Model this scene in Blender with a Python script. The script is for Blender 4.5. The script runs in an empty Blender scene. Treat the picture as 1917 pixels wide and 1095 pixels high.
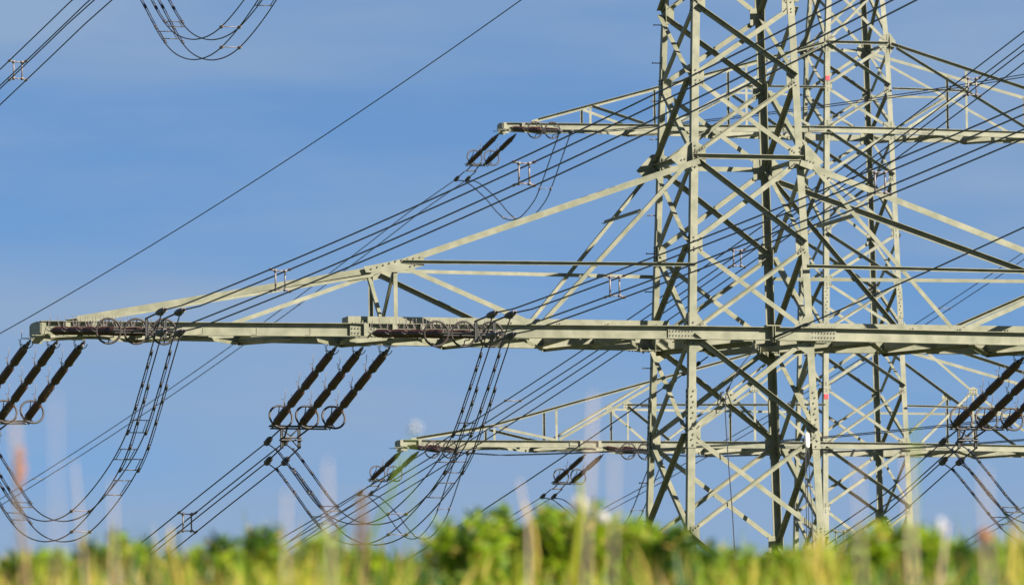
import bpy, math, random
from mathutils import Vector, Matrix
random.seed(7)
S = bpy.context.scene
COL = S.collection
R = math.radians

# ------------------------------------------------------------------ camera
CAM = Vector((-69.977, -219.096, 2.0))
FW = Vector((0.2841015, 0.95465437, 0.08900208)).normalized()
RT = Vector((0.95867604, -0.28429732, -0.01073701)).normalized()
UP = RT.cross(FW).normalized()
cd = bpy.data.cameras.new('camera'); cam = bpy.data.objects.new('camera', cd); COL.objects.link(cam)
cam.matrix_world = Matrix(((RT.x, UP.x, -FW.x, CAM.x), (RT.y, UP.y, -FW.y, CAM.y), (RT.z, UP.z, -FW.z, CAM.z), (0, 0, 0, 1)))
cd.sensor_width = 36; cd.lens = 20700 / 1917 * 36; cd.clip_start = 1; cd.clip_end = 20000
cd.dof.use_dof = True; cd.dof.focus_distance = 236; cd.dof.aperture_fstop = 7.6
S.camera = cam

# ------------------------------------------------------------------ light
SUN_AZ, SUN_EL = 36.0, 33.0          # degrees: azimuth from -Y towards +X
sd = Vector((math.sin(R(SUN_AZ)) * math.cos(R(SUN_EL)), -math.cos(R(SUN_AZ)) * math.cos(R(SUN_EL)), math.sin(R(SUN_EL))))
w = bpy.data.worlds.new('World'); S.world = w; w.use_nodes = True
nt = w.node_tree; nt.nodes.clear()
N = lambda t: nt.nodes.new(t)
out = N('ShaderNodeOutputWorld'); bg = N('ShaderNodeBackground'); sky = N('ShaderNodeTexSky')
sky.sky_type = 'NISHITA'; sky.sun_disc = False; sky.sun_elevation = R(SUN_EL)
sky.sun_rotation = math.atan2(sd.x, sd.y); sky.altitude = 600; sky.air_density = 0.55; sky.dust_density = 0.2; sky.ozone_density = 4.0
bg.inputs['Strength'].default_value = 0.05
# thin cloud veils drifting over the blue: noise stretched along the horizon
tc = N('ShaderNodeTexCoord'); mp = N('ShaderNodeMapping'); mp.inputs['Scale'].default_value = (12, 12, 62); mp.inputs['Rotation'].default_value = (0.12, 0.05, 0.2)
nz = N('ShaderNodeTexNoise'); nz.inputs['Scale'].default_value = 1.0; nz.inputs['Detail'].default_value = 5.0; nz.inputs['Roughness'].default_value = 0.5
rp = N('ShaderNodeValToRGB'); rp.color_ramp.elements[0].position = 0.35; rp.color_ramp.elements[1].position = 0.60
rp.color_ramp.elements[0].color = (0, 0, 0, 1); rp.color_ramp.elements[1].color = (0.9, 0.9, 0.9, 1)
mx = N('ShaderNodeMix'); mx.data_type = 'RGBA'; mx.inputs['B'].default_value = (2.30, 3.30, 4.85, 1)
tint = N('ShaderNodeMix'); tint.data_type = 'RGBA'; tint.blend_type = 'MULTIPLY'; tint.inputs['Factor'].default_value = 1.0; tint.inputs['B'].default_value = (0.60, 0.70, 0.77, 1)
L = nt.links.new
L(tc.outputs['Generated'], mp.inputs['Vector']); L(mp.outputs['Vector'], nz.inputs['Vector']); L(nz.outputs['Fac'], rp.inputs['Fac'])
L(sky.outputs['Color'], tint.inputs['A']); L(tint.outputs['Result'], mx.inputs['A']); L(rp.outputs['Color'], mx.inputs['Factor'])
L(mx.outputs['Result'], bg.inputs['Color']); L(bg.outputs['Background'], out.inputs['Surface'])
sl = bpy.data.lights.new('sun', 'SUN'); sl.energy = 5.0; sl.angle = R(0.5); sl.color = (1.0, 0.93, 0.80)
so = bpy.data.objects.new('sun', sl); COL.objects.link(so); so.rotation_euler = sd.to_track_quat('Z', 'Y').to_euler(); so.location = (60, -60, 90)
S.view_settings.view_transform = 'Standard'; S.view_settings.look = 'None'; S.view_settings.exposure = 1.3; S.view_settings.gamma = 1.0

# ------------------------------------------------------------------ materials
def mat(name, base, rough=0.6, metal=0.0, var=None, scale=3.0, trans=0.0, spec=None, det=4):
    m = bpy.data.materials.new(name); m.use_nodes = True
    t = m.node_tree; b = t.nodes['Principled BSDF']
    b.inputs['Roughness'].default_value = rough; b.inputs['Metallic'].default_value = metal
    if spec is not None: b.inputs['Specular IOR Level'].default_value = spec
    b.inputs['Base Color'].default_value = (*base, 1)
    if var:
        c = t.nodes.new('ShaderNodeNewGeometry'); n = t.nodes.new('ShaderNodeTexNoise'); n.inputs['Scale'].default_value = scale; n.inputs['Detail'].default_value = det
        r = t.nodes.new('ShaderNodeValToRGB'); r.color_ramp.elements[0].position = 0.33; r.color_ramp.elements[1].position = 0.68
        r.color_ramp.elements[0].color = (*base, 1); r.color_ramp.elements[1].color = (*var, 1)
        t.links.new(c.outputs['Position'], n.inputs['Vector']); t.links.new(n.outputs['Fac'], r.inputs['Fac']); t.links.new(r.outputs['Color'], b.inputs['Base Color'])
    if trans:
        tr = t.nodes.new('ShaderNodeBsdfTranslucent'); ms = t.nodes.new('ShaderNodeMixShader'); ms.inputs['Fac'].default_value = trans
        if var: t.links.new(r.outputs['Color'], tr.inputs['Color'])
        else: tr.inputs['Color'].default_value = (*base, 1)
        o = t.nodes['Material Output']; t.links.new(b.outputs['BSDF'], ms.inputs[1]); t.links.new(tr.outputs['BSDF'], ms.inputs[2]); t.links.new(ms.outputs['Shader'], o.inputs['Surface'])
    return m
M = dict(
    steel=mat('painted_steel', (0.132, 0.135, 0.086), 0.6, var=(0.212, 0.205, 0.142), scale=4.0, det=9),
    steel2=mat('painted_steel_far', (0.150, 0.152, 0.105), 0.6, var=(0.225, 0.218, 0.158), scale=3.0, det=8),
    bolt=mat('bolt_steel', (0.04, 0.04, 0.036), 0.5),
    wire=mat('conductor_aluminium', (0.028, 0.03, 0.042), 0.55, 0.0),
    porcelain=mat('brown_glazed_porcelain', (0.026, 0.011, 0.009), 0.25, var=(0.058, 0.022, 0.016), scale=5),
    cap=mat('insulator_cap_metal', (0.04, 0.03, 0.025), 0.45, 0.3, var=(0.09, 0.07, 0.05), scale=12),
    horn=mat('galvanised_rod', (0.15, 0.125, 0.115), 0.5, 0.1),
    ring=mat('guard_ring_metal', (0.016, 0.012, 0.012), 0.55, 0.0, var=(0.04, 0.028, 0.024), scale=7),
    clamp=mat('clamp_metal', (0.03, 0.028, 0.027), 0.6, 0.0),
    alu=mat('spacer_aluminium', (0.17, 0.145, 0.145), 0.5, 0.1),
    red=mat('red_marker_paint', (0.65, 0.03, 0.05), 0.5),
    white=mat('white_enamel', (0.72, 0.70, 0.68), 0.4),
    ground=mat('meadow_soil', (0.05, 0.07, 0.02), 0.95, var=(0.09, 0.10, 0.03), scale=0.7),
)
LEAF = [mat('grass_yellow_green', (0.40, 0.38, 0.02), 0.55, var=(0.26, 0.33, 0.012), scale=6, trans=0.5),
        mat('grass_green', (0.16, 0.27, 0.008), 0.5, var=(0.26, 0.37, 0.012), scale=6, trans=0.5),
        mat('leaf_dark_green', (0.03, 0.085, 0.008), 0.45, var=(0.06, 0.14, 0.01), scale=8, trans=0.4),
        mat('straw_yellow', (0.55, 0.42, 0.08), 0.7, var=(0.42, 0.30, 0.06), scale=9, trans=0.35),
        mat('dry_brown', (0.16, 0.095, 0.04), 0.8, var=(0.24, 0.16, 0.06), scale=9, trans=0.2),
        mat('pale_straw', (0.56, 0.43, 0.34), 0.7, trans=0.3),
        mat('white_seed_fluff', (0.85, 0.82, 0.82), 0.9, trans=0.4),
        mat('leaf_bright_green', (0.36, 0.46, 0.008), 0.45, var=(0.20, 0.33, 0.008), scale=8, trans=0.5),  # brighter leaf green, dealt out at random among shoots beside the dark green
        mat('orange_brown_head', (0.40, 0.17, 0.06), 0.8, trans=0.2)]

# ------------------------------------------------------------------ mesh helper
TOW = {1: (0.0, 0.0, 0.0), 2: (43.237, 122.638, 0.0074)}
def tw(p, t):
    x0, y0, a = TOW[t]; return Vector((x0 + p[0] * math.cos(a) - p[1] * math.sin(a), y0 + p[0] * math.sin(a) + p[1] * math.cos(a), p[2]))
ORG = {}
class MB:
    def __init__(s, t=1): s.v = []; s.f = []; s.mi = []; s.sm = []; s.t = t; s.T = None
    def add(s, vs, fs, mi=0, sm=False):
        b = len(s.v)
        for p in vs: s.v.append(tw(p, s.t) if s.T is None else s.T(p))
        for f in fs: s.f.append([b + i for i in f]); s.mi.append(mi); s.sm.append(sm)
    def prism(s, a, b, mi=0):
        n = len(a); s.add(list(a) + list(b), [list(range(n))[::-1], [n + i for i in range(n)]] + [[i, (i + 1) % n, n + (i + 1) % n, n + i] for i in range(n)], mi)
    def angle(s, p, q, a, b, wa, wb=None, th=0.010):
        "L section bar from p to q, apex on the line, flanges along a and b"
        p, q = Vector(p), Vector(q); wb = wb or wa; d = (q - p).normalized()
        a = Vector(a); a = (a - d * a.dot(d)).normalized(); b = Vector(b); b = (b - d * b.dot(d)); b = (b - a * b.dot(a)).normalized()
        pr = [(0, 0), (wa, 0), (wa, th), (th, th), (th, wb), (0, wb)]
        A = [p + a * x + b * y for x, y in pr]; B = [q + a * x + b * y for x, y in pr]
        if d.dot(a.cross(b)) < 0: A.reverse(); B.reverse()
        s.prism(A, B)
    def box(s, c, x, y, z, ax=None, mi=0):
        c = Vector(c); X, Y, Z = ax or (Vector((1, 0, 0)), Vector((0, 1, 0)), Vector((0, 0, 1)))
        A = [c - X * x / 2 + Y * (i * y / 2) + Z * (j * z / 2) for i, j in ((-1, -1), (1, -1), (1, 1), (-1, 1))]
        s.prism(A, [p + X * x for p in A], mi)
    def plate(s, pts, n, th, mi=0):
        n = Vector(n).normalized() * th; pts = [Vector(p) for p in pts]; s.prism(pts, [p + n for p in pts], mi)
    def bolt(s, c, n, r=0.019, h=0.02, mi=1):
        n = Vector(n).normalized(); u = n.orthogonal().normalized(); v = n.cross(u); c = Vector(c)
        A = [c + u * (r * math.cos(k * R(60))) + v * (r * math.sin(k * R(60))) for k in range(6)]
        s.prism(A, [p + n * h for p in A], mi)
    def tube(s, pts, r, n=8, mi=0, closed=False, rs=None):
        pts = [Vector(p) for p in pts]; m = len(pts); fr = []; ref = None
        for i in range(m):
            if closed: d = pts[(i + 1) % m] - pts[i - 1]
            else: d = pts[min(i + 1, m - 1)] - pts[max(i - 1, 0)]
            d.normalize()
            if ref is None: ref = d.orthogonal().normalized()
            ref = (ref - d * ref.dot(d)).normalized(); fr.append((ref.copy(), d.cross(ref)))
        vs = []
        for i in range(m):
            u, v = fr[i]; rr = rs[i] if rs else r
            for k in range(n): an = 2 * math.pi * k / n; vs.append(pts[i] + u * (rr * math.cos(an)) + v * (rr * math.sin(an)))
        fs = []
        for i in range(m if closed else m - 1):
            j = (i + 1) % m
            for k in range(n): fs.append([i * n + k, i * n + (k + 1) % n, j * n + (k + 1) % n, j * n + k])
        if not closed: fs += [list(range(n))[::-1], [(m - 1) * n + k for k in range(n)]]
        s.add(vs, fs, mi, True)
    def build(s, name, mats, parent=None, **kw):
        me = bpy.data.meshes.new(name); o0 = ORG[parent.name] if parent else Vector((0, 0, 0))
        me.from_pydata([tuple(p - o0) for p in s.v], [], s.f)
        for m_ in (mats if isinstance(mats, (list, tuple)) else [mats]): me.materials.append(m_)
        me.polygons.foreach_set('material_index', s.mi); me.polygons.foreach_set('use_smooth', s.sm); me.update()
        o = bpy.data.objects.new(name, me); COL.objects.link(o); o.parent = parent; ORG[o.name] = o0
        for k, v in kw.items(): o[k] = v
        return o
def thing(name, label, cat, loc, group=None):
    o = bpy.data.objects.new(name, None); COL.objects.link(o); o.location = loc; o.empty_display_size = 0.3
    o['label'] = label; o['category'] = cat
    if group: o['group'] = group
    ORG[o.name] = Vector(loc); return o
def sub(name, parent):                       # an empty part that carries sub-parts
    o = bpy.data.objects.new(name, None); COL.objects.link(o); o.parent = parent; ORG[o.name] = ORG[parent.name]; return o

# ------------------------------------------------------------------ lattice pylons
ST = M['steel']
def interp(z, tab):
    for (z0, s0), (z1, s1) in zip(tab, tab[1:]):
        if z <= z1: return s0 + (s1 - s0) * (z - z0) / (z1 - z0)
    return tab[-1][1]
FACES = [(Vector((1, 0, 0)), Vector((0, -1, 0)), 'front'), (Vector((0, 1, 0)), Vector((1, 0, 0)), 'right'),
         (Vector((-1, 0, 0)), Vector((0, 1, 0)), 'back'), (Vector((0, -1, 0)), Vector((-1, 0, 0)), 'left')]
Z = Vector((0, 0, 1))
def body(root, t, tab, nodes, legw, bw, bmat, gus, big, ties, splices, zlow, flip, leg_w_low):
    hs = lambda z: interp(z, tab)
    for sx, sy in ((-1, -1), (1, -1), (1, 1), (-1, 1)):
        mb = MB(t); zs = [z for z, _ in tab]
        for z0, z1 in zip(zs, zs[1:]):
            wl = legw if z0 >= zlow else leg_w_low
            mb.angle((sx * hs(z0), sy * hs(z0), z0), (sx * hs(z1), sy * hs(z1), z1), (-sx, 0, 0), (0, -sy, 0), wl, wl, 0.016)
        for zc, hh in splices:
            for (a, nrm) in ((Vector((-sx, 0, 0)), Vector((0, sy, 0))), (Vector((0, -sy, 0)), Vector((sx, 0, 0)))):
                z0, z1 = zc - hh, zc + hh
                A = [Vector((sx * hs(z), sy * hs(z), z)) + a * u + nrm * 0.001 for z, u in ((z0, -0.012), (z0, legw + .012), (z1, legw + .012), (z1, -0.012))]
                mb.plate(A, nrm, 0.014)
                k = int(hh * 2 / 0.105)
                for i in range(k):
                    z = z0 + (i + .5) * 2 * hh / k
                    mb.bolt(Vector((sx * hs(z), sy * hs(z), z)) + a * (legw * (0.36 if i % 2 else 0.58)) + nrm * 0.015, nrm)
        lg = mb.build('leg', [ST_[t], M['bolt']], root)
        if t == 1 and (sx, sy) == (-1, 1):
            z = 2.6
            while z < 32:
                s2 = MB(t); h_ = hs(z)
                s2.tube([(-h_ + .0, h_ - .06, z), (-h_ - .17, h_ - .06, z)], 0.011, 6); s2.bolt((-h_ - .17, h_ - .06, z), (-1, 0, 0), .02, .012, 0)
                s2.build('step_bolt', M['horn'], lg); z += 0.80
    for fi, (U, O, nm) in enumerate(FACES):
        def P(u, z, off=0.0): h = hs(z); return U * (u * (h)) + O * (h + off) + Z * z
        for i, (z1, z0) in enumerate(zip(nodes, nodes[1:])):
            ru = ((i + flip) % 2 == 0)           # which diagonal lies outside
            for di, up in ((0, 1), (1, -1)):     # up=1: rises along +U
                outer = (di == 0) == (not ru)
                ins = 0.07 / hs(z0)
                g0 = 0.05
                a0 = P(-up * (1 - ins), z0 + g0); a1 = P(up * (1 - ins), z1 - g0)
                d = (a1 - a0).normalized(); nup = O.cross(d);
                if nup.z < 0: nup = -nup
                mb = MB(t)
                if outer:
                    o_ = O * 0.022
                    mb.angle(a0 + o_ + nup * bw / 2, a1 + o_ + nup * bw / 2, -nup, O, bw, bw, 0.010)
                    for e, sg in ((a0, 1), (a1, -1)):
                        for k in (0.06, 0.13, 0.20): mb.bolt(e + O * 0.033 + d * (sg * k), O)
                    if t == 1: c_ = (a0 + a1) / 2; mb.box(c_ + O * 0.012, .09, .02, .09, (d, O, nup))
                else:
                    o_ = -O * 0.017
                    mb.angle(a0 + o_ + nup * bw / 2, a1 + o_ + nup * bw / 2, -nup, -O, bw, bw, 0.010)
                mb.build('diagonal_brace', [ST_[t], M['bolt']], root)
        # gussets on both legs of this face at the nodes
        for z in gus:
            for sg in (-1, 1):
                mb = MB(t); e = P(sg, z)
                off = -O * 0.0165
                W_, H_ = (0.27, 0.19) if t == 1 else (0.24, 0.17)
                A = [e + off - U * sg * x + Z * y for x, y in ((0.02, -H_), (W_, -H_ * .93), (W_, H_ * .93), (0.02, H_))]
                mb.plate(A, -O, 0.012)
                for y in (-.07, .07):
                    for k in range(2): mb.bolt(e + O * 0.001 - U * sg * (legw * .5 + k * .0) + Z * (y * (1 + k)), O, .016)
                    for k in range(3): mb.bolt(e + off + O * 0.001 - U * sg * (legw + .02 + k * .03) + Z * (y + .03 * k * (1 if y > 0 else -1)), O, .014)
                mb.build('gusset_plate', [ST_[t], M['bolt']], root)
        for z, poly, offb in big:
            for sg in (-1, 1):
                if nm in ('left', 'right'): poly_ = [(x if x > -0.2 else x * .35, y) for x, y in poly]
                else: poly_ = poly
                mb = MB(t); e = P(sg, z)
                A = [e + O * 0.002 - U * sg * x + Z * y for x, y in poly_]
                mb.plate(A, O, 0.012)
                for y in (-.22, -.13, .06, .14, .22) if t == 1 else (-.27, -.2, -.13, -.06, .06, .13, .2, .27): mb.bolt(e + O * .014 - U * sg * (legw * .5) + Z * y, O, .016 if t == 2 else .019)
                for k in range(3):
                    mb.bolt(e + O * .014 - U * sg * (.2 + .045 * k) + Z * (.12 + .035 * k), O, .016); mb.bolt(e + O * .014 - U * sg * (.2 + .045 * k) + Z * (-.12 - .035 * k), O, .016)
                    if nm in ('front', 'back') and poly[0][0] < -.3: mb.bolt(e + O * .014 + U * sg * (.08 + .07 * k) + Z * (-.045 - .02 * k), O, .016); mb.bolt(e + O * .014 + U * sg * (.03 + .06 * k) + Z * (-.12 - .02 * k), O, .016)
                mb.build('gusset_plate', [ST_[t], M['bolt']], root)
        for z in ties:
            mb = MB(t); h = hs(z)
            mb.angle(P(-1 + .02, z + .05, .026), P(1 - .02, z + .05, .026), -Z, O, .10, .10, .01)
            mb.build('horizontal_tie', [ST_[t], M['bolt']], root)
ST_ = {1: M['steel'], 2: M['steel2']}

def crossarm(root, t, hx, zb, zt, Lx, xr, fl, members, bolts_at, zig, box=None, hang=(), label=None):
    """hx(|X|) half depth; chords are channels zb..zt; members: list of (x0,z0,x1,z1,w,kind,planes)"""
    arm = sub('crossarm', root)
    if label: arm['label'] = label
    xs = [-Lx, -xr, xr, Lx]
    for sy in (-1, 1):
        mb = MB(t); th = 0.012
        for x0, x1 in zip(xs, xs[1:]):
            a = Vector((x0, sy * hx(abs(x0)), zb)); b = Vector((x1, sy * hx(abs(x1)), zb)); H = zt - zb; o = Vector((0, sy, 0))
            pr = [(0, 0), (fl, 0), (fl, th), (th, th), (th, H - th), (fl, H - th), (fl, H), (0, H)]
            A = [a + o * p + Z * q for p, q in pr]; B = [b + o * p + Z * q for p, q in pr]
            if sy > 0: A.reverse(); B.reverse()
            mb.prism(B, A)
        for sx in (-1, 1):
            for xb in bolts_at:
                x = sx * xb; y = sy * (hx(xb) + th + .001); dy = 0
                mb.box((x, y, (zb + zt) / 2), .56, .012, (zt - zb) - .05)
                for i in range(8 if t == 1 else 11):
                    for q in ((.28, .62) if t == 1 else (.3, .7)): mb.bolt((x - .24 + i * (.068 if t == 1 else .05), y + sy * .006, zb + (zt - zb) * q), (0, sy, 0), .016, .016)
                    mb.bolt((x - .24 + i * (.068 if t == 1 else .05), sy * (hx(xb) + fl * .6), zt + .0005), (0, 0, 1), .014, .018, 0)
                    mb.bolt((x - .24 + i * (.068 if t == 1 else .05), sy * (hx(xb) + fl * .6), zb - .0005), (0, 0, -1), .014, .018)
        for x in hang:                            # stiffener plates at the hanging points
            mb.box((x, sy * (hx(abs(x)) + .052), (zb + zt) / 2), .10, .075, (zt - zb) - .028)
            mb.box((x - .1, sy * (hx(abs(x)) + .045), zb - .02), .30, .10, .014)
        mb.build('bottom_chord', [ST_[t], M['bolt']], arm)
    # end plates
    for sx in (-1, 1):
        mb = MB(t); h = hx(Lx); x = sx * (Lx + .002)
        mb.plate([(x, -h - fl, zb + .03), (x, -h - fl, zt - .04), (x, -h + .1, zt + .005), (x, h - .1, zt + .005), (x, h + fl, zt - .04), (x, h + fl, zb + .03), (x, h - .1, zb - .03), (x, -h + .1, zb - .03)], (sx, 0, 0), .012)
        mb.box((sx * (Lx - .12), -h - .02, zb - .07), .22, .012, .12); mb.box((sx * (Lx - .12), h + .02, zb - .07), .22, .012, .12)
        mb.build('end_plate', [ST_[t], M['bolt']], arm)
    # plan bracing between the chords
    for sx in (-1, 1):
        x = xr + .15; k = 0
        while x < Lx - .5:
            x2 = min(x + zig, Lx - .3)
            mb = MB(t); y0, y1 = (-1, 1) if k % 2 else (1, -1)
            p = Vector((sx * x, y0 * (hx(x) - .02), zb - .006)); q = Vector((sx * x2, y1 * (hx(x2) - .02), zb - .006))
            mb.angle(p, q, (q - p).cross(Z), -Z, .08, .068, .008)
            mb.box((sx * x, y0 * (hx(x) - .07), zb - .012), .22, .13, .010)
            for b in range(3): mb.bolt((sx * (x - .1 + .1 * b), y0 * (hx(x) - .03), zb - .018), (0, 0, -1), .015, .02)
            mb.build('plan_brace', [ST_[t], M['bolt']], arm)
            mb = MB(t); mb.angle((sx * x2, -hx(x2) + .01, zb + .03), (sx * x2, hx(x2) - .01, zb + .03), (sx, 0, 0), Z, .10, .20, .009); mb.build('cross_strut', [ST_[t], M['bolt']], arm)
            x = x2; k += 1
    if t == 1:
        for sx in (-1, 1):
            mb = MB(t)
            for a_, b_ in (((sx * xr * .95, -hx(0) + .03), (0, hx(0) - .03)), ((sx * xr * .95, hx(0) - .03), (0, -hx(0) + .03))):
                p = Vector((a_[0], a_[1], zb - .02)); q = Vector((b_[0], b_[1], zb - .02)); mb.angle(p, q, (q - p).cross(Z), -Z, .12, .10, .01)
            mb.box((sx * (xr + .1), hx(xr) - .25, zb - .03), .5, .3, .012); mb.box((sx * (xr + .1), -hx(xr) + .2, zb - .03), .4, .25, .012)
            mb.build('plan_brace', [ST_[t], M['bolt']], arm)
    for (x0, z0, x1, z1, wd, kind, planes) in members:
        for sx in (-1, 1):
            for sy in (-1, 1):
                if planes == 'f' and sy > 0: continue
                if planes == 'b' and sy < 0: continue
                p = Vector((sx * x0, sy * (hx(x0) + .015), z0)); q = Vector((sx * x1, sy * (hx(x1) + .015), z1)); O = Vector((0, sy, 0))
                d = (q - p).normalized(); nup = O.cross(d)
                if nup.z < 0 or (abs(nup.z) < .05 and nup.x < 0): nup = -nup
                mb = MB(t)
                if kind == 'out': mb.angle(p + O * .012 + nup * wd / 2, q + O * .012 + nup * wd / 2, -nup, O, wd, wd, .010)
                elif kind == 'flat': mb.angle(p + nup * wd / 2, q + nup * wd / 2, -nup, -O, wd, wd * .8, .011)
                else: mb.angle(p + nup * wd / 2, q + nup * wd / 2, -nup, -O, wd, wd, .010)
                mb.build('strut' if kind != 'flat' else 'top_chord', [ST_[t], M['bolt']], arm)
    if box:
        for sx in (-1, 1):
            x0, x1, y0, y1, zz0, zz1 = box
            mb = MB(t); th = .01; xa, xb_ = sorted((sx * x0, sx * x1))
            mb.box(((xa + xb_) / 2, y0, (zz0 + zz1) / 2), xb_ - xa, .012, zz1 - zz0)
            mb.box(((xa + xb_) / 2, y1, (zz0 + zz1) / 2), xb_ - xa, .012, zz1 - zz0)
            mb.box(((xa + xb_) / 2, (y0 + y1) / 2, zz0 + .012), xb_ - xa - .02, y1 - y0 - .02, .012)
            mb.box((sx * x1, (y0 + y1) / 2, (zz0 + zz1) / 2), .012, y1 - y0 + .014, zz1 - zz0 - .004)
            k = xa + .3
            while k < xb_:
                mb.box((k, y0 - .03, zz0 + .06), .02, .05, .09); mb.bolt((k + .05, y0 - .007, zz0 + .1), (0, -1, 0)); k += 1.05
            mb.build('walkway_beam', [ST_[t], M['bolt']], arm)
    return arm

TAB1 = [(0, 2.20), (17.34, 1.4917), (19.45, 1.4204), (21.52, 1.351), (23.38, 1.287), (25.21, 1.2222), (26.88, 1.170), (28.42, 1.108), (33.0, 0.95), (40, 0.72)]
NODES1 = [31.7, 30.05, 28.42, 26.88, 25.21, 23.38, 21.52, 19.45, 17.34, 14.9, 12.2, 9.2, 5.6, 1.2]
BIG1 = [(-.44, -.07), (-.24, -.24), (.31, -.21), (.31, .20), (.09, .31), (-.11, .27)]
GC1 = [(0.0, -.40), (.16, -.40), (.36, -.28), (.40, .13), (.40, .14), (.30, .24), (.16, .42), (0.0, .42)]
near = thing('lattice_pylon', 'large near pale green steel lattice pylon with a long crossarm over its crossed braces', 'pylon', (0, 0, 0), 'steel lattice pylons')
body(near, 1, TAB1, NODES1, 0.155, 0.098, None, [30.05, 28.42, 26.88, 23.38, 19.45, 17.34, 14.9, 12.2, 9.2, 5.6], [(25.21, BIG1, 0), (21.52, GC1, 0)], [25.21], [(19.75, .62), (31, .4)], 17.3, 0, 0.19)
def h1(x): return 1.40 if x < 1.35 else .33 + 1.07 * max(0, 1 - (x - 1.35) / 13.62) ** .92
MEM1 = [
    (1.10, 25.10, 7.55, 22.88, .125, 'flat', 'fb'),       # top chord
    (7.50, 22.86, 14.2, 21.70, .125, 'flat', 'fb'),       # outer top chord
    (1.20, 22.93, 7.40, 22.93, .075, 'out', 'f'), (1.20, 22.93, 7.40, 22.93, .075, 'out', 'b'),
    (7.35, 22.82, 4.75, 21.70, .10, 'in', 'f'), (7.35, 22.82, 4.75, 21.70, .10, 'in', 'b'),
    (1.40, 25.0, 4.45, 21.72, .085, 'in', 'f'), (1.40, 25.0, 4.20, 21.72, .085, 'in', 'b'),
    (7.62, 22.80, 10.75, 21.70, .085, 'out', 'b'),
    (7.56, 22.8, 7.56, 21.60, .085, 'in', 'fb'),
]
A1 = crossarm(near, 1, h1, 21.378, 21.655, 14.97, 1.35, .118, MEM1, [8.25, 1.55], 1.12, box=(1.45, 8.38, -.25, .20, 21.668, 21.86),
              hang=[-14.9, -14.4, -13.85, -8.2, -7.6, -7.0, 6.75, 7.35, 7.95], label='lower crossarm with a long channel beam and a triangular truss above it')
for sx in (-1, 1):     # knee gussets, hanger diagonals in the cross-section, cross piece in the long diagonals
    for sy in (-1, 1):
        mb = MB(); y = sy * (h1(7.5) + .028); o = (0, sy, 0)
        mb.plate([(sx * 6.95, y, 23.10), (sx * 7.75, y, 22.92), (sx * 8.25, y, 22.82), (sx * 8.2, y, 22.70), (sx * 7.5, y, 22.72), (sx * 6.95, y, 22.86)], o, .012)
        for k in range(9): mb.bolt((sx * (7.05 + .13 * k), y + sy * .012, 23.03 - .022 * k - (.02 * max(0, k - 4))), o)
        for k in range(3): mb.bolt((sx * (7.05 + .1 * k), y + sy * .012, 22.9 - .03 * k), o)
        mb.build('gusset_plate', [M['steel'], M['bolt']], A1)
        mb = MB(); mb.angle((sx * 7.62, sy * (h1(7.5) - .05), 22.75), (sx * 7.62, -sy * .1, 21.69), (1, 0, 0), (0, sy, 0), .075, .075, .009); mb.build('strut', [M['steel'], M['bolt']], A1)
        mb = MB(); x = 3.05; mb.angle((sx * 2.35, sy * (h1(2.35) - .03), 24.02), (sx * 2.35, -sy * .0, 24.02), (sx, 0, 0), (0, 0, 1), .07, .07, .009); mb.build('strut', [M['steel'], M['bolt']], A1)
TABU = lambda x: 1.02 if x < 1.0 else .42 + .6 * (1 - (x - 1.0) / 10.3)
crossarm(near, 1, TABU, 31.60, 31.85, 11.3, 1.0, .08, [(.85, 34.2, 5.6, 32.9, .11, 'flat', 'fb'), (5.6, 32.9, 11.0, 31.9, .11, 'flat', 'fb'), (5.5, 32.85, 3.6, 31.85, .085, 'out', 'fb')], [1.6], 1.7, hang=[-10.9, 10.9], label='upper crossarm just above the picture')

# aerial cable bracket in the middle of the front chord
mb = MB(); mb.box((.42, -1.47, 21.68), .32, .20, .02); mb.box((.40, -1.50, 21.50), .012, .15, .33); mb.box((.45, -1.50, 21.50), .012, .15, .33); mb.build('cable_bracket', M['steel'], near)

TAB2 = [(0, 2.25), (26.86, 1.53), (28.89, 1.473), (30.81, 1.419), (32.63, 1.368), (34.28, 1.321), (35.89, 1.276), (37.74, 1.224), (39.25, 1.182), (40.67, 1.142), (42.11, 1.10), (44.0, .97), (46.0, .84), (48, .72)]
NODES2 = [46.0, 44.1, 42.11, 40.67, 39.25, 37.74, 35.89, 34.28, 32.63, 30.81, 28.89, 26.86, 24.6, 22, 19, 15.5, 11, 5.5, 1]
DIA = [(-.22, -.04), (-.02, -.36), (.12, -.38), (.36, -.10), (.36, .12), (.12, .34), (-.02, .34), (-.22, .06)]
REC = [(-.02, -.26), (.32, -.22), (.34, .26), (-.02, .28)]
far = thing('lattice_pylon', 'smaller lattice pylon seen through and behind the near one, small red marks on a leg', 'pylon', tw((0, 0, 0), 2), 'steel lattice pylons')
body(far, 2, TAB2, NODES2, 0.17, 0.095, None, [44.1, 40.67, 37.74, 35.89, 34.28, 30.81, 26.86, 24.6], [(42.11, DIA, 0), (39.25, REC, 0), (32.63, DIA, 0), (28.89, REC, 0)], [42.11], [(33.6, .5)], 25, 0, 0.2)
hu2 = lambda x: 1.20 if x < 1.2 else .20 + 1.0 * (1 - (x - 1.2) / 10.8)
hl2 = lambda x: 1.50 if x < 1.5 else .20 + 1.3 * (1 - (x - 1.5) / 14.1)
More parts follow.
